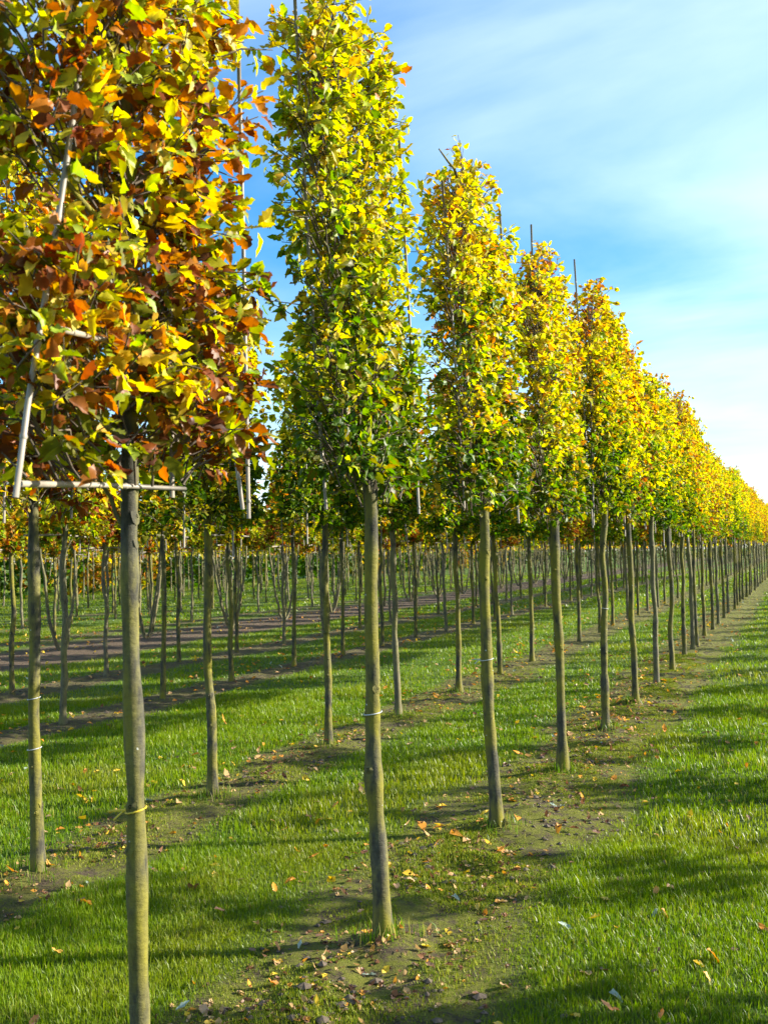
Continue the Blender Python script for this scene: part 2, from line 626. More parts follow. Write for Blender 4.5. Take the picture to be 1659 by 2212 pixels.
def crown_leaves(rng, n_shoots, zb, zt, a, b, scheme, size=(0.065, 0.11), gap=0.0, per=(6, 11), spine=None, far=1.0):
    """leaf positions, directions and colours of an espaliered panel crown in tree space (panel along y)"""
    P, L, U, S, C, shoots = [], [], [], [], [], []
    sch = SCHEMES[scheme]
    sd = int(rng.integers(0, 10000))
    m0 = n_shoots * 4
    zc, yc = rng.uniform(zb, zt, m0), rng.uniform(-a, a, m0)
    one = np.ones(m0)
    edge = noise(np.column_stack((zc * 2.2, 7.3 * one, sd * 0.1 * one)), 2)
    lim = a * (0.80 + 0.28 * edge) * np.where(yc > 0, far, 1.0)
    topc = zt - 0.22 * noise(np.column_stack((yc * 4.0, 1.7 * one, sd * 0.1 * one)), 4) - 0.40 * (np.abs(yc) / a) ** 2
    botc = zb + 0.14 * noise(np.column_stack((yc * 4.5, 4.7 * one, sd * 0.1 * one)), 5)
    hole = noise(np.column_stack((yc * 2.4, zc * 2.4, 0.3 * one)), sd)
    patches = fbm(np.column_stack((yc * 2.6 + sd, zc * 2.0, sd * 0.3 * one)), sd + 3, 2) - 0.5
    ok = np.flatnonzero((np.abs(yc) <= lim) & (zc <= topc) & (zc >= botc) & (hole >= gap))[:n_shoots]
    for q in ok:
        z, y, patch = zc[q], yc[q], patches[q]
        x = rng.normal(0, b * 0.45)
        cx = cy = 0.0
        if spine is not None:
            cx = np.interp(z, spine[:, 2], spine[:, 0])
            cy = np.interp(z, spine[:, 2], spine[:, 1])
        sgn = 1 if x > 0 else -1
        d = np.array([sgn * rng.uniform(0.1, 1.0), rng.normal(0, 0.55) + 0.5 * y / a, rng.uniform(-0.25, 0.75)])
        d /= np.linalg.norm(d)
        ln = rng.uniform(0.06, 0.17)
        if z > zt - 0.3 and rng.random() < 0.5:
            d = np.array([rng.normal(0, 0.2), rng.normal(0, 0.25), 1.0])
            d /= np.linalg.norm(d)
            ln = rng.uniform(0.10, 0.24)
        if d[0] * sgn * ln + abs(x) > b * 1.7:
            ln *= 0.6
        s0 = np.array([x + cx, y + cy, z])
        s1 = s0 + d * ln
        shoots.append((s0, s1))
        m = int(rng.integers(per[0], per[1]))
        t = np.sort(rng.uniform(0.1, 1.0, m))
        pos = s0 + np.outer(t, s1 - s0)
        out = rng.normal(0, 1, (m, 3))
        out -= np.outer(out @ d, d)
        out = norm(out)
        ld = out * 0.9 + d * 0.7 + np.array([0, 0, -0.42])
        up = rng.normal(0, 0.62, (m, 3)) + np.array([0.22, 0.10, 1.0])
        hgt = (z - zb) / (zt - zb)
        hh = hgt + patch * 0.55
        wts = next(w for lim_, w in sch if hh < lim_)
        fav = pick(rng, wts, 1)[0]
        ci = np.where(rng.random(m) < 0.5, fav, pick(rng, wts, m))
        P.append(pos + ld * 0.012)
        L.append(ld)
        U.append(up)
        S.append(rng.uniform(size[0], size[1], m) * (0.8 if hgt > 0.93 else 1))
        C.append(PARR[ci] * rng.uniform(0.78, 1.22, (m, 1)) * (1 + rng.normal(0, 0.06, (m, 3))))
    return np.concatenate(P), np.concatenate(L), np.concatenate(U), np.concatenate(S), np.concatenate(C), shoots


def tube(pts, rad, sides, rng=None, rough=0.0, cap=True):
    pts = np.asarray(pts, float)
    n = len(pts)
    rad = np.broadcast_to(np.asarray(rad, float), (n,))
    T = np.gradient(pts, axis=0)
    T = norm(T)
    ref = np.array([1.0, 0, 0]) if abs(T[0][0]) < 0.9 else np.array([0, 1.0, 0])
    A = norm(np.cross(T, ref))
    B = np.cross(T, A)
    th = np.arange(sides) * 2 * math.pi / sides
    R = rad[:, None] * np.ones((1, sides))
    if rng is not None and rough:
        R = R * (1 + rough * rng.normal(0, 1, (n, sides)))
    V = pts[:, None, :] + R[..., None] * (np.cos(th)[None, :, None] * A[:, None, :] + np.sin(th)[None, :, None] * B[:, None, :])
    V = V.reshape(-1, 3)
    i = np.arange(n - 1)[:, None] * sides
    j = np.arange(sides)[None, :]
    q = np.stack((i + j, i + (j + 1) % sides, i + sides + (j + 1) % sides, i + sides + j), -1).reshape(-1, 4)
    F = [q[:, ::-1]]
    if cap:
        V = np.vstack((V, pts[-1], pts[0]))
        top = (n - 1) * sides
        k = np.arange(sides)
        F.append(np.column_stack((top + (k + 1) % sides, top + k, np.full(sides, len(V) - 2)))[:, ::-1])
        F.append(np.column_stack((k, (k + 1) % sides, np.full(sides, len(V) - 1)))[:, ::-1])
    return V, F


def join(parts):
    vs, fs, o = [], {}, 0
    for v, f in parts:
        vs.append(v)
        for a in f:
            fs.setdefault(a.shape[1], []).append(a + o)
        o += len(v)
    return np.vstack(vs), [np.concatenate(x) for x in fs.values()]


def trunk_spine(rng, top, wob=0.016, lean=(0, 0), n=72):
    z = np.linspace(-0.08, top, n)
    t = (z + 0.08) / (top + 0.08)
    out = np.zeros((n, 3))
    out[:, 2] = z
    for ax in (0, 1):
        kn = rng.normal(0, 1, 13)
        kn[0] = kn[1] = 0
        out[:, ax] = np.interp(t, np.linspace(0, 1, 13), kn) * wob + lean[ax] * z
    out[:, :2] -= out[0, :2]
    # soften the kinks a little
    for _ in range(2):
        out[1:-1, :2] = 0.25 * out[:-2, :2] + 0.5 * out[1:-1, :2] + 0.25 * out[2:, :2]
    return out


def trunk_radius(z, r, rng, stem, top):
    base = r * (1 + 0.5 * np.exp(-np.clip(z, 0, 9) / 0.07) + 0.14 * np.exp(-np.clip(z, 0, 9) / 0.6))
    up = np.clip((z - stem) / (top - stem), 0, 1)
    rr = base * (1 - 0.12 * np.clip(z / stem, 0, 1)) * (1 - 0.72 * up)
    kn = 1 + 0.075 * np.interp(z, np.linspace(0, top, 34), rng.normal(0, 1, 34))
    for zk in rng.uniform(0.3, stem, 4):
        kn = kn + rng.uniform(0.08, 0.2) * np.exp(-((z - zk) / 0.045) ** 2)
    return rr * kn


def trunk_mesh(rng, spine, r, stem, top, sides, rough=0.02, mat=None):
    rad = trunk_radius(spine[:, 2], r, rng, stem, top)
    v, f = tube(spine, rad, sides, rng, rough)
    parts = [(v, f)]
    if sides >= 10:
        # pruning scars: small knobs on the stem
        for _ in range(9):
            z = rng.uniform(0.25, stem)
            th = rng.uniform(0, 2 * math.pi)
            c = np.array([np.interp(z, spine[:, 2], spine[:, k]) for k in (0, 1)] + [z])
            rr = np.interp(z, spine[:, 2], rad)
            d = np.array([math.cos(th), math.sin(th), 0.25])
            s = rng.uniform(0.007, 0.013)
            p = [c + d * (rr * 0.75), c + d * (rr * 0.95), c + d * (rr * 1.04)]
            parts.append(tube(p, [s * 2.0, s * 1.5, s * 0.5], 8, rng, 0.05))
    V, F = join(parts)
    return mesh_np('trunk', V, F, mat or BARK)


ROWNAME = {1: 'front row', 2: 'second row', 3: 'third row', 4: 'fourth row', 5: 'multi-stem row', 6: 'sixth row',
           7: 'seventh row', 8: 'eighth row', 9: 'ninth row', -1: 'row right of the grass path'}
ORD = ['first', 'second', 'third', 'fourth', 'fifth', 'sixth', 'seventh', 'eighth', 'ninth', 'tenth', 'eleventh', 'twelfth',
       'thirteenth', 'fourteenth']
SCHEME_WORDS = {'gold_rust': 'gold and rust leaves', 'green_yellow': 'green and yellow leaves', 'yellow_orange': 'yellow and green leaves',
                'orange': 'orange and yellow leaves', 'back': 'yellow and orange leaves'}


def tree_root(x, y):
    return link('nursery_tree', None, None, (x, y, gz(x, y)))


def make_cane(pts, parent, r=0.011):
    v, f = tube(pts, [r * (1 - 0.12 * k / max(1, len(pts) - 1)) for k in range(len(pts))], 8)
    # nodes of the bamboo
    parts = [(v, f)]
    p = np.asarray(pts, float)
    ln = np.linalg.norm(p[-1] - p[0])
    d = (p[-1] - p[0]) / ln
    for s in np.arange(0.17, ln - 0.02, 0.27):
        c = np.array([np.interp(s / ln, np.linspace(0, 1, len(p)), p[:, k]) for k in range(3)])
        parts.append(tube([c - d * 0.006, c, c + d * 0.006], [r * 0.95, r * 1.22, r * 0.95], 8, cap=False))
    V, F = join(parts)
    return link('cane', mesh_np('cane', V, F, CANE), parent)


def make_tie(spine, rad, z, parent, mat, tail=None):
    c = np.array([np.interp(z, spine[:, 2], spine[:, k]) for k in (0, 1)] + [z])
    r = np.interp(z, spine[:, 2], rad) * 1.10 + 0.002
    th = np.linspace(0, 2 * math.pi, 25)
    pts = np.column_stack((c[0] + r * np.cos(th), c[1] + r * np.sin(th), z + 0.006 * np.sin(th + 1) + 0 * th))
    parts = [tube(pts, 0.0024, 6)]
    if tail is not None:
        t0 = c + np.array([r * tail[0], r * tail[1], 0])
        tp = [t0 + np.array([tail[0] * s, tail[1] * s, -2.2 * s * s + 0.1 * s]) for s in np.linspace(0, 0.05, 6)]
        parts.append(tube(tp, 0.003, 6))
        tp = [t0 + np.array([tail[0] * s, tail[1] * s, -0.8 * s]) + np.array([0, 0, 0.004]) for s in np.linspace(0, 0.035, 5)]
        parts.append(tube(tp, 0.0026, 6))
    V, F = join(parts)
    return link('tie', mesh_np('tie', V, F, mat), parent)


def limbs_for(rng, spine, zb, zt, a, parent):
    """horizontal espalier arms, one mesh each"""
    for z in np.arange(zb + 0.06, zt - 0.15, 0.27):
        for s in (-1, 1):
            z0 = z + rng.uniform(-0.08, 0.08)
            c = np.array([np.interp(z0, spine[:, 2], spine[:, k]) for k in (0, 1)] + [z0])
            ln = a * rng.uniform(0.6, 0.98)
            n = 8
            t = np.linspace(0, 1, n)
            p = np.column_stack((c[0] + np.cumsum(rng.normal(0, 0.012, n)), c[1] + s * t * ln,
                                 z0 + 0.16 * t ** 0.7 * rng.uniform(0.2, 1.6) + np.cumsum(rng.normal(0, 0.008, n))))
            p[0] = c
            v, f = tube(p, np.linspace(0.0125, 0.004, n), 7, rng, 0.03)
            link('limb', mesh_np('limb', v, f, BARK), parent)


def twig_mesh(rng, shoots, spine, keep=1.0):
    parts = []
    for s0, s1 in shoots:
        if rng.random() > keep:
            continue
        z = s0[2] - rng.uniform(0.05, 0.2)
        root = s0 * 0.55 + 0.45 * np.array([np.interp(z, spine[:, 2], spine[:, 0]), s0[1] - 0.12 * np.sign(s0[1]), z])
        parts.append(tube([root, s0, s1], [0.0042, 0.003, 0.0015], 4, cap=False))
    V, F = join(parts)
    return mesh_np('twigs', V, F, TWIG)


# ------------------------------------------------------------------ near trees, each built from its own picture of the trunk
LEAF_BANK = {}


def leaf_bank(ci, k):
    """shared single-leaf mesh of one palette colour and one curl"""
    key = (ci, k)
    if key not in LEAF_BANK:
        r = np.random.default_rng(500 + ci * 10 + k)
        V, F, _ = place_leaves('near', np.zeros((1, 3)), np.array([[1.0, 0, 0]]), np.array([[0, 0, 1.0]]), np.ones(1), r, 0.45)
        LEAF_BANK[key] = mesh_np('leaf', V, [F], LEAF_MAT, PARR[ci] * r.uniform(0.75, 1.2, (len(V), 1)))
    return LEAF_BANK[key]


def near_tree(row, y, seed, r, top, scheme, label, pix=None, shoots=330, a=0.60, b=0.15, gap=0.2, size=(0.07, 0.115),
              leaf_parts=300, canes=None, ties=(), stem=1.86, zb=1.80, kind='near', far=1.0, stubs=()):
    rng = np.random.default_rng(seed)
    bx = ROW_X[row]
    by = y
    root = tree_root(bx, by)
    tag(root, label, 'tree', 'trees of the ' + ROWNAME[row])
    org = np.array([bx, by, root.location.z])
    spine = trunk_spine(rng, top - 0.12, 0.011)
    if pix:
        cp = np.array([on_tree_plane(u, v, bx, by) - org for u, v in pix])
        cp = cp[np.argsort(cp[:, 2])]
        cp = np.vstack(([cp[0, 0], cp[0, 1], -0.08] if cp[0, 2] > 0.1 else [cp[0, 0], cp[0, 1], -0.3], cp))
        z = spine[:, 2]
        sm = np.column_stack([np.interp(z, cp[:, 2], cp[:, k]) for k in (0, 1)])
        for _ in range(2):
            sm[1:-1] = 0.25 * sm[:-2] + 0.5 * sm[1:-1] + 0.25 * sm[2:]
        spine[:, :2] = sm + 0.25 * spine[:, :2]
    rad = trunk_radius(spine[:, 2], r, np.random.default_rng(seed + 1), stem, top)
    link('trunk', trunk_mesh(np.random.default_rng(seed + 1), spine, r, stem, top, 14), root)
    limbs_for(rng, spine, zb, top, a, root)
    sp2 = spine.copy()
    sp2[:, 2] = spine[:, 2]
    P, L, U, S, C, sh = crown_leaves(rng, shoots, zb, top, a, b, scheme, size, gap, spine=sp2, far=far)
    tw = link('twigs', twig_mesh(rng, sh, spine), root)
    tag(tw, kind='stuff')
    n = len(P)
    # the leaves that show largest from the path side become leaves of their own
    score = P[:, 0] * 1.2 - P[:, 1] * 0.8 + S * 12 + rng.random(n) * 0.55
    order = np.argsort(-score)
    single = order[:leaf_parts]
    rest = order[leaf_parts:]
    V, F, own = place_leaves(kind, P[rest], L[rest], U[rest], S[rest], rng)
    cv = C[rest][own] * rng.uniform(0.8, 1.2, (len(own), 1))
    nv = len(leaf_shape(kind)[0])
    rim = np.tile(np.abs(leaf_shape(kind)[0][:, 1]) > 0.1, len(rest))
    dryrim = rim & (np.repeat(rng.random(len(rest)), nv) < 0.22) & (rng.random(len(own)) < 0.7)
    cv[dryrim] = cv[dryrim] * 0.45 + np.array(PAL['rust']) * 0.55
    crown = link('crown', mesh_np('crown', V, [F], LEAF_MAT, cv), root)
    tag(crown, kind='stuff')
    for i in single:
        ci = int(np.argmin(((PARR - C[i]) ** 2).sum(1)))
        o = bpy.data.objects.new('leaf', leaf_bank(ci, int(rng.integers(0, 5))))
        Lx = L[i] / np.linalg.norm(L[i])
        W = np.cross(U[i], Lx)
        W /= np.linalg.norm(W)
        U2 = np.cross(Lx, W)
        s = S[i]
        m = Matrix((( *(Lx * s)[:1], (W * s)[0], (U2 * s)[0], P[i][0]), ((Lx * s)[1], (W * s)[1], (U2 * s)[1], P[i][1]),
                    ((Lx * s)[2], (W * s)[2], (U2 * s)[2], P[i][2]), (0, 0, 0, 1)))
        COL.objects.link(o)
        o.parent = crown
        o.matrix_local = m
    for c in (canes or []):
        pts = []
        for q in c:
            w = on_plane_x(q[0], q[1], bx + q[2]) - org
            pts.append(w)
        if len(pts) == 2:
            pts = [pts[0], 0.5 * (pts[0] + pts[1]) + rng.normal(0, 0.004, 3), pts[1]]
        make_cane(pts, root, 0.0076)
    for st in stubs:
        pts = np.array([on_tree_plane(u, v, bx, by) - org for u, v in st])
        v_, f_ = tube(pts, np.linspace(0.0085, 0.004, len(pts)), 7, rng, 0.04)
        link('limb', mesh_np('limb', v_, f_, BARK), root)
    for z, mat, tail in ties:
        make_tie(spine, rad, z, root, mat, tail)
    return root


def z_at(u, v, x, y):
    return on_tree_plane(u, v, x, y)[2]


R1 = [2.21, 3.95, 5.72, 7.38, 9.10, 10.72, 12.41, 13.95, 15.82, 16.75, 17.45, 19.40, 20.9, 22.31]
while R1[-1] < 61:
    R1.append(R1[-1] + 1.72 + random.uniform(-0.08, 0.08))
R2 = [4.12 + 1.74 * k for k in range(33)]

near_tree(1, R1[0], 101, 0.0255, 4.05, 'gold_rust', 'nearest tree of the front row, gold and rust leaves, yellow tie on its slim trunk',
          pix=[(309, 2500), (303, 2200), (297, 1900), (294, 1780), (291, 1650), (289, 1560), (283, 1450), (281, 1300), (279, 1150),
               (279, 1050), (281, 930), (285, 680), (268, 350), (268, 0)],
          shoots=1050, gap=0.10, b=0.13, a=0.48, far=0.92, size=(0.040, 0.066), leaf_parts=300,
          canes=[[(192, 20, 0.10), (130, 450, 0.10), (60, 880, 0.10), (35, 1075, 0.10)], [(364, 280, 0.0), (368, 700, 0), (373, 1075, 0)],
                 [(512, -40, -0.02), (525, 480, -0.02), (538, 1120, -0.02)], [(45, 1045, 0.07), (220, 1048, 0.05), (400, 1056, 0.04)],
                 [(128, 710, 0.15), (235, 737, 0.13), (330, 760, 0.11)], [(408, 330, -0.05), (495, 880, -0.05), (525, 1100, -0.05)]],
          stubs=[[(280, 1165), (268, 1140), (252, 1112), (240, 1075), (212, 1035), (190, 1000)]],
          ties=[(z_at(295, 1782, ROW_X[1], R1[0]), TIE_YELLOW, (-0.8, -0.5))])
near_tree(1, R1[1], 202, 0.0330, 4.06, 'green_yellow', 'second tree of the front row, green below and yellow above, white tie on thick trunk',
          pix=[(830, 2045), (822, 1900), (813, 1750), (806, 1660), (807, 1590), (805, 1500), (807, 1440), (803, 1366), (800, 1250), (801, 1103),
               (790, 950), (770, 700), (748, 520), (735, 300), (722, 60)],
          shoots=1050, gap=0.08, b=0.115, a=0.42, size=(0.033, 0.057), leaf_parts=300,
          canes=[[(634, -60, -0.14), (668, 560, -0.14), (690, 900, -0.12), (705, 1100, -0.12)], [(862, 300, -0.03), (885, 700, -0.03), (905, 1110, -0.03)],
                 ],
          ties=[(z_at(807, 1567, ROW_X[1], R1[1]), TIE_WHITE, None)])
near_tree(1, R1[2], 303, 0.0335, 3.98, 'yellow_orange', 'third tree of the front row, white string tie with loose ends on trunk',
          pix=[(1075, 1800), (1068, 1700), (1060, 1600), (1053, 1480), (1050, 1350), (1043, 1250), (1047, 1160), (1040, 950), (1022, 650), (1000, 400)],
          shoots=1050, gap=0.10, b=0.115, a=0.50, size=(0.035, 0.058), leaf_parts=300,
          canes=[[(955, 390, -0.10), (972, 620, -0.10), (990, 880, -0.09), (1003, 1100, -0.09)], [(1078, 440, -0.03), (1105, 850, -0.03), (1120, 1130, -0.03)],
                 ],
          ties=[(z_at(1052, 1447, ROW_X[1], R1[2]), TIE_WHITE, (-0.9, -0.3))])
near_tree(1, R1[3], 404, 0.033, 3.9, 'yellow_orange', 'fourth tree of the front row, bare cane tip standing above its crown',
          pix=[(1216, 1672), (1210, 1500), (1207, 1400), (1200, 1280), (1198, 1160), (1190, 900), (1170, 650)],
          shoots=1050, gap=0.10, b=0.115, a=0.57, size=(0.036, 0.06), leaf_parts=300,
          canes=[[(1147, 485, -0.09), (1156, 760, -0.09), (1173, 1130, -0.08)], [(1240, 560, -0.03), (1262, 900, -0.03), (1280, 1140, -0.03)]])
near_tree(2, R2[0], 505, 0.030, 4.0, 'gold_rust', 'nearest tree of the second row, white tie on mossy trunk behind the frontmost tree',
          pix=[(84, 1905), (80, 1750), (77, 1650), (75, 1540), (77, 1400), (74, 1250), (72, 1110), (75, 800)],
          shoots=700, gap=0.12, b=0.12, a=0.46, size=(0.04, 0.066), leaf_parts=0, canes=[[(20, 400, 0.05), (10, 1130, 0.05)], [(150, 420, 0), (155, 1120, 0)]],
          ties=[(z_at(76, 1537, ROW_X[2], R2[0]), TIE_WHITE, None), (z_at(78, 1645, ROW_X[2], R2[0]), TIE_WHITE, None)])

# ------------------------------------------------------------------ shared models for all other trees
BANK = {}


def bank_tree(key, seed, scheme, top, shoots, kind, r, a=0.6, b=0.15, gap=0.18, size=(0.075, 0.12), zb=1.83, per=(6, 10), sides=10):
    rng = np.random.default_rng(seed)
    spine = trunk_spine(rng, top - 0.12, 0.012, (rng.normal(0, 0.008), rng.normal(0, 0.008)), 56)
    tr = trunk_mesh(np.random.default_rng(seed + 1), spine, r, 1.88, top, sides, 0.02, BARK if seed % 3 else BARK_GREY)
    P, L, U, S, C, sh = crown_leaves(rng, shoots, zb, top, a, b, scheme, size, gap, per, spine=spine)
    V, F, own = place_leaves(kind, P, L, U, S, rng)
    cr = mesh_np('crown', V, [F], LEAF_MAT, C[own])
    canes = []
    for yy, xx in ((-0.32, 0.01), (0.32, -0.01)):
        z0, z1 = 1.72 + rng.uniform(-0.05, 0.05), top + rng.uniform(-0.5, 0.0) + (0.22 if rng.random() < 0.15 else 0)
        v, f = tube([(xx, yy + rng.normal(0, 0.03), z0), (xx, yy, 0.5 * (z0 + z1)), (xx + rng.normal(0, 0.03), yy + rng.normal(0, 0.05), z1)], 0.0072, 6)
        canes.append(mesh_np('cane', v, f, CANE))
    zh = 1.86 + rng.uniform(-0.03, 0.05)
    v, f = tube([(0.04, -0.5, zh), (0.035, 0, zh + 0.01), (0.04, 0.5, zh + rng.normal(0, 0.02))], 0.011, 6)
    if key[0] == 'back':
        canes.append(mesh_np('cane', v, f, CANE))
    tw = twig_mesh(rng, sh, spine, 0.5)
    BANK[key] = (tr, cr, canes, tw, scheme, spine, trunk_radius(spine[:, 2], r, np.random.default_rng(seed + 1), 1.88, top))


FRONT_SCHEMES = ['orange', 'yellow_orange', 'yellow_orange', 'gold_rust', 'yellow_orange', 'orange', 'green_yellow', 'yellow_orange']
for k, s in enumerate(FRONT_SCHEMES):
    bank_tree(('front', k), 1000 + 7 * k, s, 3.76 + 0.09 * math.sin(k * 2.1), 800, 'mid', 0.0305, a=0.62, b=0.125, size=(0.044, 0.072))
for k, s in enumerate(['back', 'orange', 'gold_rust', 'back', 'yellow_orange', 'back']):
    bank_tree(('back', k), 2000 + 11 * k, s, 3.26 + 0.07 * math.sin(k * 1.7), 330, 'mid', 0.030 + 0.003 * math.sin(k * 3), a=0.46, b=0.12, gap=0.2, size=(0.055, 0.09))
for k, s in enumerate(['yellow_orange', 'orange', 'gold_rust']):
    bank_tree(('thin', k), 2500 + 13 * k, s, 3.9, 140, 'mid', 0.031, a=0.42, b=0.12, gap=0.40, size=(0.06, 0.092))


def place_tree(row, y, key, label, n_canes=3, twigs=False, rz=None, scale=1.0, dx=0.0):
    tr, cr, canes, tw, scheme = BANK[key][:5]
    x = ROW_X[row] + dx
    root = tree_root(x, y)
    rz = random.choice((0.0, math.pi)) if rz is None else rz
    root.rotation_euler = (random.gauss(0, 0.004), random.gauss(0, 0.006), rz + random.gauss(0, 0.05))
    root.scale = (1, 1, scale)
    tag(root, label, 'tree', 'trees of the ' + ROWNAME[row])
    t = link('trunk', tr, root)
    t.rotation_euler = (0, 0, 0)
    c = link('crown', cr, root)
    tag(c, kind='stuff')
    for m in canes[:n_canes]:
        link('cane', m, root)
    if twigs:
        tag(link('twigs', tw, root), kind='stuff')
    return root


def label_for(row, i, key, n_named):
    if i < n_named:
        return '%s tree of the %s counted from the camera, %s' % (ORD[i], ROWNAME[row], SCHEME_WORDS[BANK[key][4]])
    return 'slender tree farther along the %s, past its %s tree' % (ROWNAME[row], ORD[n_named - 1])


FRONT_ORDER = [1, 0, 2, 4, 1, 5, 7, 0, 3, 2]
for i, y in enumerate(R1[4:]):
    key = ('front', FRONT_ORDER[i] if i < len(FRONT_ORDER) else random.randrange(8))
    o = place_tree(1, y, key, label_for(1, i + 4, key, 14), 3 if i < 16 else 2, i < 8, dx=random.gauss(0, 0.02), scale=random.uniform(0.98, 1.02) * (1.05 if i < 3 else 1.02 if i < 7 else 0.98))
    if i == 0:
        make_tie(BANK[key][5], BANK[key][6], 1.03, o, TIE_WHITE)
for i, y in enumerate(R2[1:]):
    key = ('front', [4, 6, 2, 7, 1][i] if i < 5 else random.randrange(8))
    place_tree(2, y, key, label_for(2, i + 1, key, 10), 3 if i < 10 else 2, i < 4, dx=random.gauss(0, 0.02), scale=random.uniform(0.95, 1.0))
for row, y0, named in ((3, 6.47, 6), (4, 8.04, 6), (6, 13.5, 4), (7, 16.2, 3), (8, 18.8, 3), (9, 22.0, 3)):
    y, i = y0, 0
    while y < (60 if row < 7 else 64):
        key = ('back', random.randrange(6))
        place_tree(row, y, key, label_for(row, i, key, named), 3 if y < 30 else 1, False, dx=random.gauss(0, 0.03), scale=random.uniform(0.95, 1.04))
        y += 1.735 + random.gauss(0, 0.05)
        i += 1

# multi-stem trees in the brown strip
def multi_stem(seed):
    rng = np.random.default_rng(seed)
    stems = []
    k = int(rng.integers(3, 6))
    for s in range(k):
        th = 2 * math.pi * s / k + rng.normal(0, 0.3)
        n = 16
        z = np.linspace(-0.05, 3.0, n)
        rr = 0.07 + 0.34 * np.clip(z / 1.3, 0, 1) ** 0.7 + 0.10 * np.clip(z - 1.3, 0, 9)
        wob = np.cumsum(rng.normal(0, 0.013, (n, 2)), 0)
        wob[:2] = 0
        p = np.column_stack((rr * math.cos(th) * 0.8 + wob[:, 0], rr * math.sin(th) + wob[:, 1], z))
        p[0, :2] *= 0.4
        stems.append([tube(p, np.linspace(0.034, 0.012, n), 8, rng, 0.03)])
        for _ in range(2):
            j = int(rng.integers(6, 10))
            d = np.array([rng.normal(0, 0.3), rng.normal(0, 0.3), 1.0])
            q = [p[j], p[j] + d * 0.2, p[j] + d * 0.55 + rng.normal(0, 0.05, 3)]
            stems[-1].append(tube(q, [0.016, 0.012, 0.007], 6, cap=False))
    P, L, U, S, C, sh = crown_leaves(rng, 190, 1.9, 3.15, 0.85, 0.3, 'back', (0.075, 0.12), 0.2)
    V, F, own = place_leaves('mid', P, L, U, S, rng)
    cr = mesh_np('crown', V, [F], LEAF_MAT, C[own])
    return [mesh_np('stem', *join(s), BARK_GREY) for s in stems], cr


MULTI = [multi_stem(3000 + k) for k in range(5)]
y, i = 11.4, 0
while y < 58:
    stems, cr = MULTI[i % 5]
    x = ROW_X[5] + random.gauss(0, 0.12)
    root = link('multi_stem_tree', None, None, (x, y, gz(x, y)), random.choice((0, math.pi)) + random.gauss(0, 0.15))
    lab = ('%s multi-stem tree from the camera in the brown mulch strip' % ORD[i]) if i < 6 else 'multi-stem tree farther along the brown mulch strip'
    tag(root, lab, 'tree', 'multi-stem trees in the brown mulch strip')
    for m in stems:
        link('stem', m, root)
    tag(link('crown', cr, root), kind='stuff')
    y += 2.9 + random.gauss(0, 0.15)
    i += 1

# the two rows right of the path whose crowns shade the grass
for row, y0, cnt in ((-1, 2.36, 30),):
    for i in range(cnt):
        key = ('thin', random.randrange(3))
        lab = 'tree on the other side of the grass path, in the row facing the front row'
        place_tree(row, y0 + 1.735 * i + random.uniform(-0.14, 0.14), key, lab, 1, False, scale=random.uniform(0.96, 1.02))


# ------------------------------------------------------------------ far trees and hedge: one mass each
def far_trees():
    rng = np.random.default_rng(77)
    parts, P, L, U, S, C = [], [], [], [], [], []
    spots = []
    for row, rx in ROW_X.items():
        if row <= 0:
            continue
        if row >= 10:
            y0, y1 = abs(rx) * 0.93, 120
        else:
            y0, y1 = (61.8 if row == 1 else 60 if row < 7 else 64.5), 125
        y = y0
        while y < y1:
            spots.append((rx + rng.normal(0, 0.04), y))
            y += 1.735 if row < 14 else 2.2
    w = list(SCHEMES['back'][1][1].items())
    for x, y in spots:
        near = y < 55
        h = 4.0 if x > -4 else 3.15
        p = [(x, y, -0.05), (x + rng.normal(0, 0.03), y + rng.normal(0, 0.03), 1.0), (x, y, 2.6)]
        parts.append(tube(p, [0.042, 0.034, 0.02], 5, cap=False))
        n = 110 if near else 60
        P.append(np.column_stack((x + rng.normal(0, 0.13, n), y + rng.uniform(-0.65, 0.65, n), rng.uniform(1.85, h, n))))
        L.append(rng.normal(0, 1, (n, 3)))
        U.append(rng.normal(0, 0.6, (n, 3)) + [0, 0, 1])
        S.append(rng.uniform(0.16, 0.3, n))
        C.append(PARR[pick(rng, dict(w), n)])
    V, F = join(parts)
    t = mesh_np('far_tree_trunks', V, F, BARK_GREY)
    P, L, U, S, C = map(np.concatenate, (P, L, U, S, C))
    V, F, own = place_leaves('far', P, L, U, S, rng)
    return t, mesh_np('far_tree_crowns', V, [F], LEAF_MAT, C[own])


ft, fc = far_trees()
o = link('far_trees', fc)
tag(o, 'far rows of yellow and orange trees merging into one mass', 'trees', kind='stuff')
c = link('trunks', ft, o)
tag(c, kind='stuff')


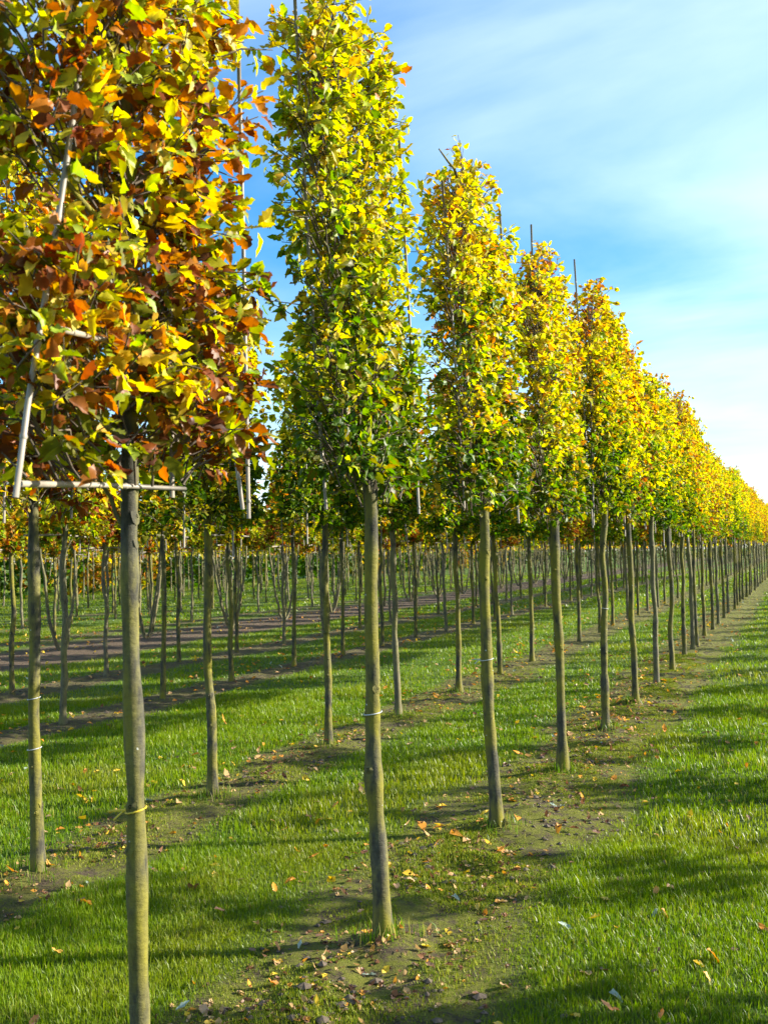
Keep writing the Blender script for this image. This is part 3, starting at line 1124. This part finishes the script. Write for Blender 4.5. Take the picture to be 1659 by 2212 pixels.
def hedge():
    rng = np.random.default_rng(88)
    P, C = [], []
    y = 22.0
    while y < 132:
        x = -34 + rng.normal(0, 1.0)
        hgt = rng.uniform(2.8, 4.0)
        n = 260
        u = norm(rng.normal(0, 1, (n, 3)))
        rad = rng.uniform(0.55, 1.0, (n, 1))
        P.append(np.array([x, y, hgt * 0.48]) + u * rad * [1.3, 1.5, hgt * 0.5])
        sc = dict(dgreen=5, green=2, olive=2) if rng.random() < 0.82 else dict(gold=3, orange=2, olive=2)
        C.append(PARR[pick(rng, sc, n)])
        y += rng.uniform(0.9, 1.5)
    x = -36.0
    while x < 25:
        hgt = rng.uniform(2.6, 3.8)
        n = 220
        u = norm(rng.normal(0, 1, (n, 3)))
        P.append(np.array([x, 131 + rng.normal(0, 1.5), hgt * 0.48]) + u * rng.uniform(0.55, 1.0, (n, 1)) * [1.7, 1.3, hgt * 0.5])
        C.append(PARR[pick(rng, dict(dgreen=5, green=2, olive=2), n)])
        x += rng.uniform(1.2, 1.9)
    P, C = np.concatenate(P), np.concatenate(C)
    n = len(P)
    V, F, own = place_leaves('far', P, rng.normal(0, 1, (n, 3)), rng.normal(0, 0.7, (n, 3)) + [0, 0, 1], rng.uniform(0.28, 0.5, n), rng)
    return mesh_np('hedge', V, [F], LEAF_MAT, C[own])


tag(link('far_shrubbery', hedge()), 'dark green shrubbery closing the nursery behind the farthest trunks', 'shrubbery', kind='stuff')


# ------------------------------------------------------------------ grass
def wedge(rng, r1, r2, n, h0=-3.5, h1=50.0):
    """random ground points by distance and heading from the path (heading left of the row direction)"""
    r = np.sqrt(rng.uniform(r1 * r1, r2 * r2, n))
    a = np.radians(rng.uniform(h0, h1, n))
    return -r * np.sin(a), r * np.cos(a)


def blades(rng, x, y, ln, wd, tall=False):
    n = len(x)
    z = ground_z(x, y) * np.clip((60 - np.hypot(x, y)) / 30, 0, 1)
    th = rng.uniform(0, 2 * math.pi, n)
    lean = np.abs(rng.normal(0.28, 0.28, n)) * ln
    dx, dy = np.cos(th) * lean, np.sin(th) * lean
    wx, wy = -np.sin(th) * wd * 0.5, np.cos(th) * wd * 0.5
    b = np.column_stack((x, y, z - 0.004))
    w = np.column_stack((wx, wy, np.zeros(n)))
    tip = b + np.column_stack((dx, dy, np.sqrt(np.maximum(ln ** 2 - lean ** 2, 1e-6)) * 0.95))
    if tall:
        midp = b + 0.55 * np.column_stack((dx * 0.6, dy * 0.6, (tip - b)[:, 2] * 1.12))
        V = np.stack((b - w, b + w, midp - w * 0.8, midp + w * 0.8, tip), 1).reshape(-1, 3)
        k = np.arange(n)[:, None] * 5
        F = [k + np.array([[0, 1, 3, 2]]), k + np.array([[2, 3, 4]])]
        return V, F, 5
    V = np.stack((b - w, b + w, tip), 1).reshape(-1, 3)
    return V, [np.arange(n)[:, None] * 3 + np.array([[0, 1, 2]])], 3


def grass():
    rng = np.random.default_rng(55)
    parts, cols = [], []
    zones = [(2.3, 6.0, 290000, 0.036, 0.0034, True, 52), (6.0, 12.5, 250000, 0.047, 0.0060, True, 50),
             (12.5, 28.0, 220000, 0.050, 0.013, False, 48), (28, 75, 170000, 0.07, 0.042, False, 47)]
    for r1, r2, n, ln, wd, tall, h1 in zones:
        x, y = wedge(rng, r1, r2, n, -5, h1)
        s = strip(x, y)
        clump = fbm(np.column_stack((x * 1.6, y * 1.6)), 31, 3)
        fine = fbm(np.column_stack((x * 7, y * 7)), 37, 2)
        keep = (rng.random(n) > s * np.where(np.abs(x - ROW_X[5]) < 2, 0.95, 0.96)) & (rng.random(n) < 0.45 + 1.1 * fine)
        x, y, clump, fine, s = x[keep], y[keep], clump[keep], fine[keep], s[keep]
        m = len(x)
        l_ = ln * rng.uniform(0.5, 1.25, m) * (0.45 + 1.1 * clump) * (0.75 + 0.5 * fine) * (1 - 0.62 * s) * np.where(rng.random(m) < 0.06, 1.5, 1.0)
        V, F, k = blades(rng, x, y, l_, wd * rng.uniform(0.7, 1.3, m), tall)
        g1, g2, g3 = np.array([0.055, 0.135, 0.005]), np.array([0.195, 0.265, 0.008]), np.array([0.27, 0.25, 0.05])
        t = np.clip(0.15 + 0.85 * clump + rng.normal(0, 0.22, m), 0, 1)[:, None]
        c = g1 * (1 - t) + g2 * t
        worn = np.clip((fbm(np.column_stack((x * 0.8, y * 0.8)), 71, 3) - 0.52) * 5, 0, 1)[:, None]
        c = c * (1 - 0.6 * worn) + np.array([0.215, 0.225, 0.018]) * 0.6 * worn
        dry = rng.random(m) < 0.03 + 0.09 * (fine > 0.58)
        c[dry] = g3 * rng.uniform(0.7, 1.2, (dry.sum(), 1))
        parts.append((V, F))
        cols.append(np.repeat(c, k, 0))
    # longer uncut blades round the feet of the trunks
    for tx, ty in FEET:
        m = 110
        th = rng.uniform(0, 2 * math.pi, m)
        rr = 0.05 + np.abs(rng.normal(0, 0.07, m))
        V, F, k = blades(rng, tx + rr * np.cos(th), ty + rr * np.sin(th), rng.uniform(0.03, 0.10, m), 0.0045 * rng.uniform(0.7, 1.3, m), True)
        parts.append((V, F))
        c = np.where(rng.random((m, 1)) < 0.3, np.array([[0.26, 0.24, 0.06]]), np.array([[0.09, 0.17, 0.008]])) * rng.uniform(0.7, 1.3, (m, 1))
        cols.append(np.repeat(c, k, 0))
    V, F = join(parts)
    return mesh_np('grass', V, F, GRASS_MAT, np.vstack(cols))


tag(link('grass', grass()), 'mown green grass between and beside the tree rows', 'grass', kind='stuff')


def moss():
    rng = np.random.default_rng(66)
    xs, ys = [], []
    for row, n, ymax in ((1, 210000, 16), (2, 80000, 14)):
        y = rng.uniform(1.5 ** 0.5, ymax ** 0.5, n) ** 2
        x = ROW_X[row] + rng.normal(0, 0.26, n)
        xs.append(x)
        ys.append(y)
    x, y = np.concatenate(xs), np.concatenate(ys)
    p = fbm(np.column_stack((x * 3.1, y * 3.1)), 41, 3)
    k = (p > 0.40) & (strip(x, y) > 0.15)
    x, y, p = x[k], y[k], p[k]
    m = len(x)
    ln = rng.uniform(0.006, 0.017, m) * (0.6 + 3.5 * (p - 0.40)) * (1 + 0.02 * np.hypot(x, y))
    V, F, kk = blades(rng, x, y, ln, 0.005 * rng.uniform(0.7, 1.5, m), False)
    c = np.where(rng.random((m, 1)) < 0.6, np.array([[0.23, 0.25, 0.025]]), np.array([[0.11, 0.16, 0.014]])) * rng.uniform(0.7, 1.3, (m, 1))
    return mesh_np('moss', V, F, MOSS_MAT, np.repeat(c, kk, 0))


tag(link('moss', moss()), 'yellow green moss growing in the bare strips under the trees', 'moss', kind='stuff')


def clods():
    rng = np.random.default_rng(67)
    x, y = [], []
    for row, n, ymax, wdt in ((1, 1900, 18, 0.3), (2, 1700, 16, 0.22), (3, 700, 18, 0.22), (4, 500, 20, 0.25), (5, 900, 28, 0.6)):
        yy = rng.uniform(1.5 ** 0.5 if row < 3 else 5 ** 0.5, ymax ** 0.5, n * 2) ** 2
        xx = ROW_X[row] + rng.normal(0, wdt, n * 2)
        q = fbm(np.column_stack((xx * 2.3, yy * 2.3)), 43, 2)
        k = np.argsort(-q + rng.random(n * 2) * 0.25)[:n]
        x.append(xx[k])
        y.append(yy[k])
    x, y = np.concatenate(x), np.concatenate(y)
    n = len(x)
    o = np.array([(1, 0, 0), (-1, 0, 0), (0, 1, 0), (0, -1, 0), (0, 0, 1), (0, 0, -1), (.7, .7, .3), (-.7, .7, .2), (-.7, -.7, .3), (.7, -.7, .2)], float)
    f = np.array([(0, 6, 4), (6, 2, 4), (2, 7, 4), (7, 1, 4), (1, 8, 4), (8, 3, 4), (3, 9, 4), (9, 0, 4),
                  (6, 0, 5), (2, 6, 5), (7, 2, 5), (1, 7, 5), (8, 1, 5), (3, 8, 5), (9, 3, 5), (0, 9, 5)])
    s = rng.gamma(2.0, 0.0027, n) + 0.0025
    V = o[None] * s[:, None, None] * (1 + rng.normal(0, 0.22, (n, len(o), 3))) * np.array([1.2, 1.2, 0.75])
    V += np.column_stack((x, y, ground_z(x, y) + s * 0.25))[:, None, :]
    F = f[None] + (np.arange(n) * len(o))[:, None, None]
    return mesh_np('soil_clods', V.reshape(-1, 3), [F.reshape(-1, 3)], CLOD, smooth=False)


tag(link('soil_clods', clods()), 'small dark soil clods along the bare tree strips', 'soil', kind='stuff')

# ------------------------------------------------------------------ fallen leaves
LIT = {'yellow': (0.60, 0.40, 0.04), 'orange': (0.55, 0.24, 0.04), 'tan': (0.42, 0.26, 0.12), 'brown': (0.16, 0.075, 0.04), 'pale': (0.30, 0.37, 0.30)}
LITN = list(LIT)
litbank = {}
for ci, nme in enumerate(LITN):
    for k in range(4):
        r = np.random.default_rng(900 + ci * 10 + k)
        V, F, _ = place_leaves('near', np.array([[-0.5, 0, 0.0]]), np.array([[1.0, 0, 0]]), np.array([[0, 0, 1.0]]), np.ones(1), r, 0.2 if nme == 'pale' else 0.45,
                               aspect=np.array([0.62 if nme == 'pale' else r.uniform(0.8, 1.15)]))
        V[:, 2] += abs(V[:, 2].min()) * 0.6
        litbank[(nme, k)] = mesh_np('fallen_leaf', V, [F], LITTER_MAT, np.tile(LIT[nme], (len(V), 1)))
WHERE = {'path': 'in the grass of the path', 'strip': 'on the mossy strip under the front row', 'between': 'in the grass between front and second rows',
         'beyond': 'in the grass behind the second row'}


def fallen(x, y, nme, k, s, rng):
    st = float(strip(np.array([x]), np.array([y]))[0])
    lift = 0.006 if st > 0.6 else rng.uniform(0.008, 0.022)
    o = link('fallen_leaf', litbank[(nme, k)], None, (x, y, gz(x, y) + lift))
    o.rotation_euler = (rng.normal(0, 0.16), rng.normal(0, 0.16), rng.uniform(0, 6.28))
    o.scale = (s, s, s)
    w = 'path' if x > ROW_X[1] + 0.45 else 'strip' if x > ROW_X[1] - 0.45 else 'between' if x > ROW_X[2] - 0.3 else 'beyond'
    word = {'pale': 'pale grey-green narrow', 'tan': 'tan dry', 'brown': 'dark brown curled'}.get(nme, nme)
    tag(o, '%s fallen leaf lying %s' % (word, WHERE[w]), 'leaf', '%s fallen leaves %s' % (nme, WHERE[w]))


lr = np.random.default_rng(123)
# the ones the picture shows clearly
SEEN = [(1332, 2012, 'yellow'), (1220, 2010, 'pale'), (1330, 2165, 'pale'), (1415, 1983, 'pale'), (1195, 1750, 'pale'), (985, 1943, 'pale'),
        (650, 2052, 'pale'), (797, 2110, 'pale'), (395, 2180, 'pale'), (325, 1880, 'pale'), (1240, 2202, 'yellow'), (1320, 2195, 'orange'),
        (1045, 1990, 'brown'), (1085, 1955, 'tan'), (1100, 1845, 'tan'), (600, 2080, 'yellow'), (555, 2005, 'tan'), (440, 2190, 'tan'),
        (475, 1975, 'brown'), (1090, 2135, 'tan'), (1265, 2112, 'tan'), (590, 2130, 'orange'), (320, 1708, 'yellow'), (205, 1720, 'yellow'),
        (175, 1718, 'orange'), (945, 1837, 'orange'), (1435, 1985, 'orange'), (1540, 2085, 'orange'), (1510, 2098, 'yellow'), (1420, 2065, 'brown'),
        (1650, 1570, 'pale'), (1445, 1400, 'pale'), (690, 1335, 'yellow'), (668, 1338, 'yellow'), (1030, 2150, 'brown'), (740, 2200, 'tan')]
for u, v, nme in SEEN:
    x, y = on_ground(u, v)
    fallen(x, y, nme, int(lr.integers(0, 4)), lr.uniform(0.045, 0.065), lr)
for k in range(210):
    x, y = wedge(lr, 2.6, 9.5, 1, 2.0, 46)
    nme = LITN[int(lr.choice(5, p=[0.13, 0.2, 0.27, 0.36, 0.04]))]
    fallen(float(x[0]), float(y[0]), nme, int(lr.integers(0, 4)), lr.uniform(0.03, 0.055), lr)


def litter():
    rng = np.random.default_rng(124)
    x, y = wedge(rng, 5.0, 32.0, 11000, 0, 47)
    near_row = np.zeros(len(x))
    for r, rx in ROW_X.items():
        near_row = np.maximum(near_row, np.exp(-((x - rx + 0.25) / 0.6) ** 2))
    p = fbm(np.column_stack((x * 0.9, y * 0.9)), 51, 2)
    k = rng.random(len(x)) < (0.12 + 0.75 * near_row) * np.clip((p - 0.3) * 3, 0.05, 1)
    x, y = x[k], y[k]
    n = len(x)
    P = np.column_stack((x, y, ground_z(x, y) + rng.uniform(0.008, 0.045, n)))
    th = rng.uniform(0, 6.28, n)
    L = np.column_stack((np.cos(th), np.sin(th), rng.normal(0, 0.25, n)))
    V, F, own = place_leaves('mid', P, L, rng.normal(0, 0.25, (n, 3)) + [0, 0, 1], rng.uniform(0.045, 0.08, n), rng, 0.5)
    c = np.array([LIT[q] for q in LITN])[rng.choice(5, n, p=[0.27, 0.27, 0.26, 0.18, 0.02])]
    return mesh_np('leaf_litter', V, [F], LITTER_MAT, c[own])


def crumbs():
    rng = np.random.default_rng(125)
    y = rng.uniform(2.2 ** 0.5, 13 ** 0.5, 5200) ** 2
    x = np.where(rng.random(5200) < 0.6, ROW_X[1], ROW_X[2]) + rng.normal(0, 0.3, 5200)
    q = fbm(np.column_stack((x * 2.1, y * 2.1)), 53, 2)
    k = (q > 0.42) & (strip(x, y) > 0.25)
    x, y = x[k], y[k]
    n = len(x)
    P = np.column_stack((x, y, ground_z(x, y) + rng.uniform(0.003, 0.012, n)))
    th = rng.uniform(0, 6.28, n)
    L = np.column_stack((np.cos(th), np.sin(th), rng.normal(0, 0.25, n)))
    V, F, own = place_leaves('mid', P, L, rng.normal(0, 0.35, (n, 3)) + [0, 0, 1], rng.uniform(0.015, 0.042, n), rng, 0.6)
    c = np.array([LIT[q_] for q_ in LITN])[rng.choice(5, n, p=[0.05, 0.1, 0.35, 0.5, 0.0])]
    return mesh_np('leaf_crumbs', V, [F], LITTER_MAT, c[own])


tag(link('leaf_crumbs', crumbs()), 'dry brown leaf fragments on the mossy strips under the trees', 'leaf litter', kind='stuff')
tag(link('leaf_litter', litter()), 'scattered fallen leaves farther off among the tree rows', 'leaf litter', kind='stuff')
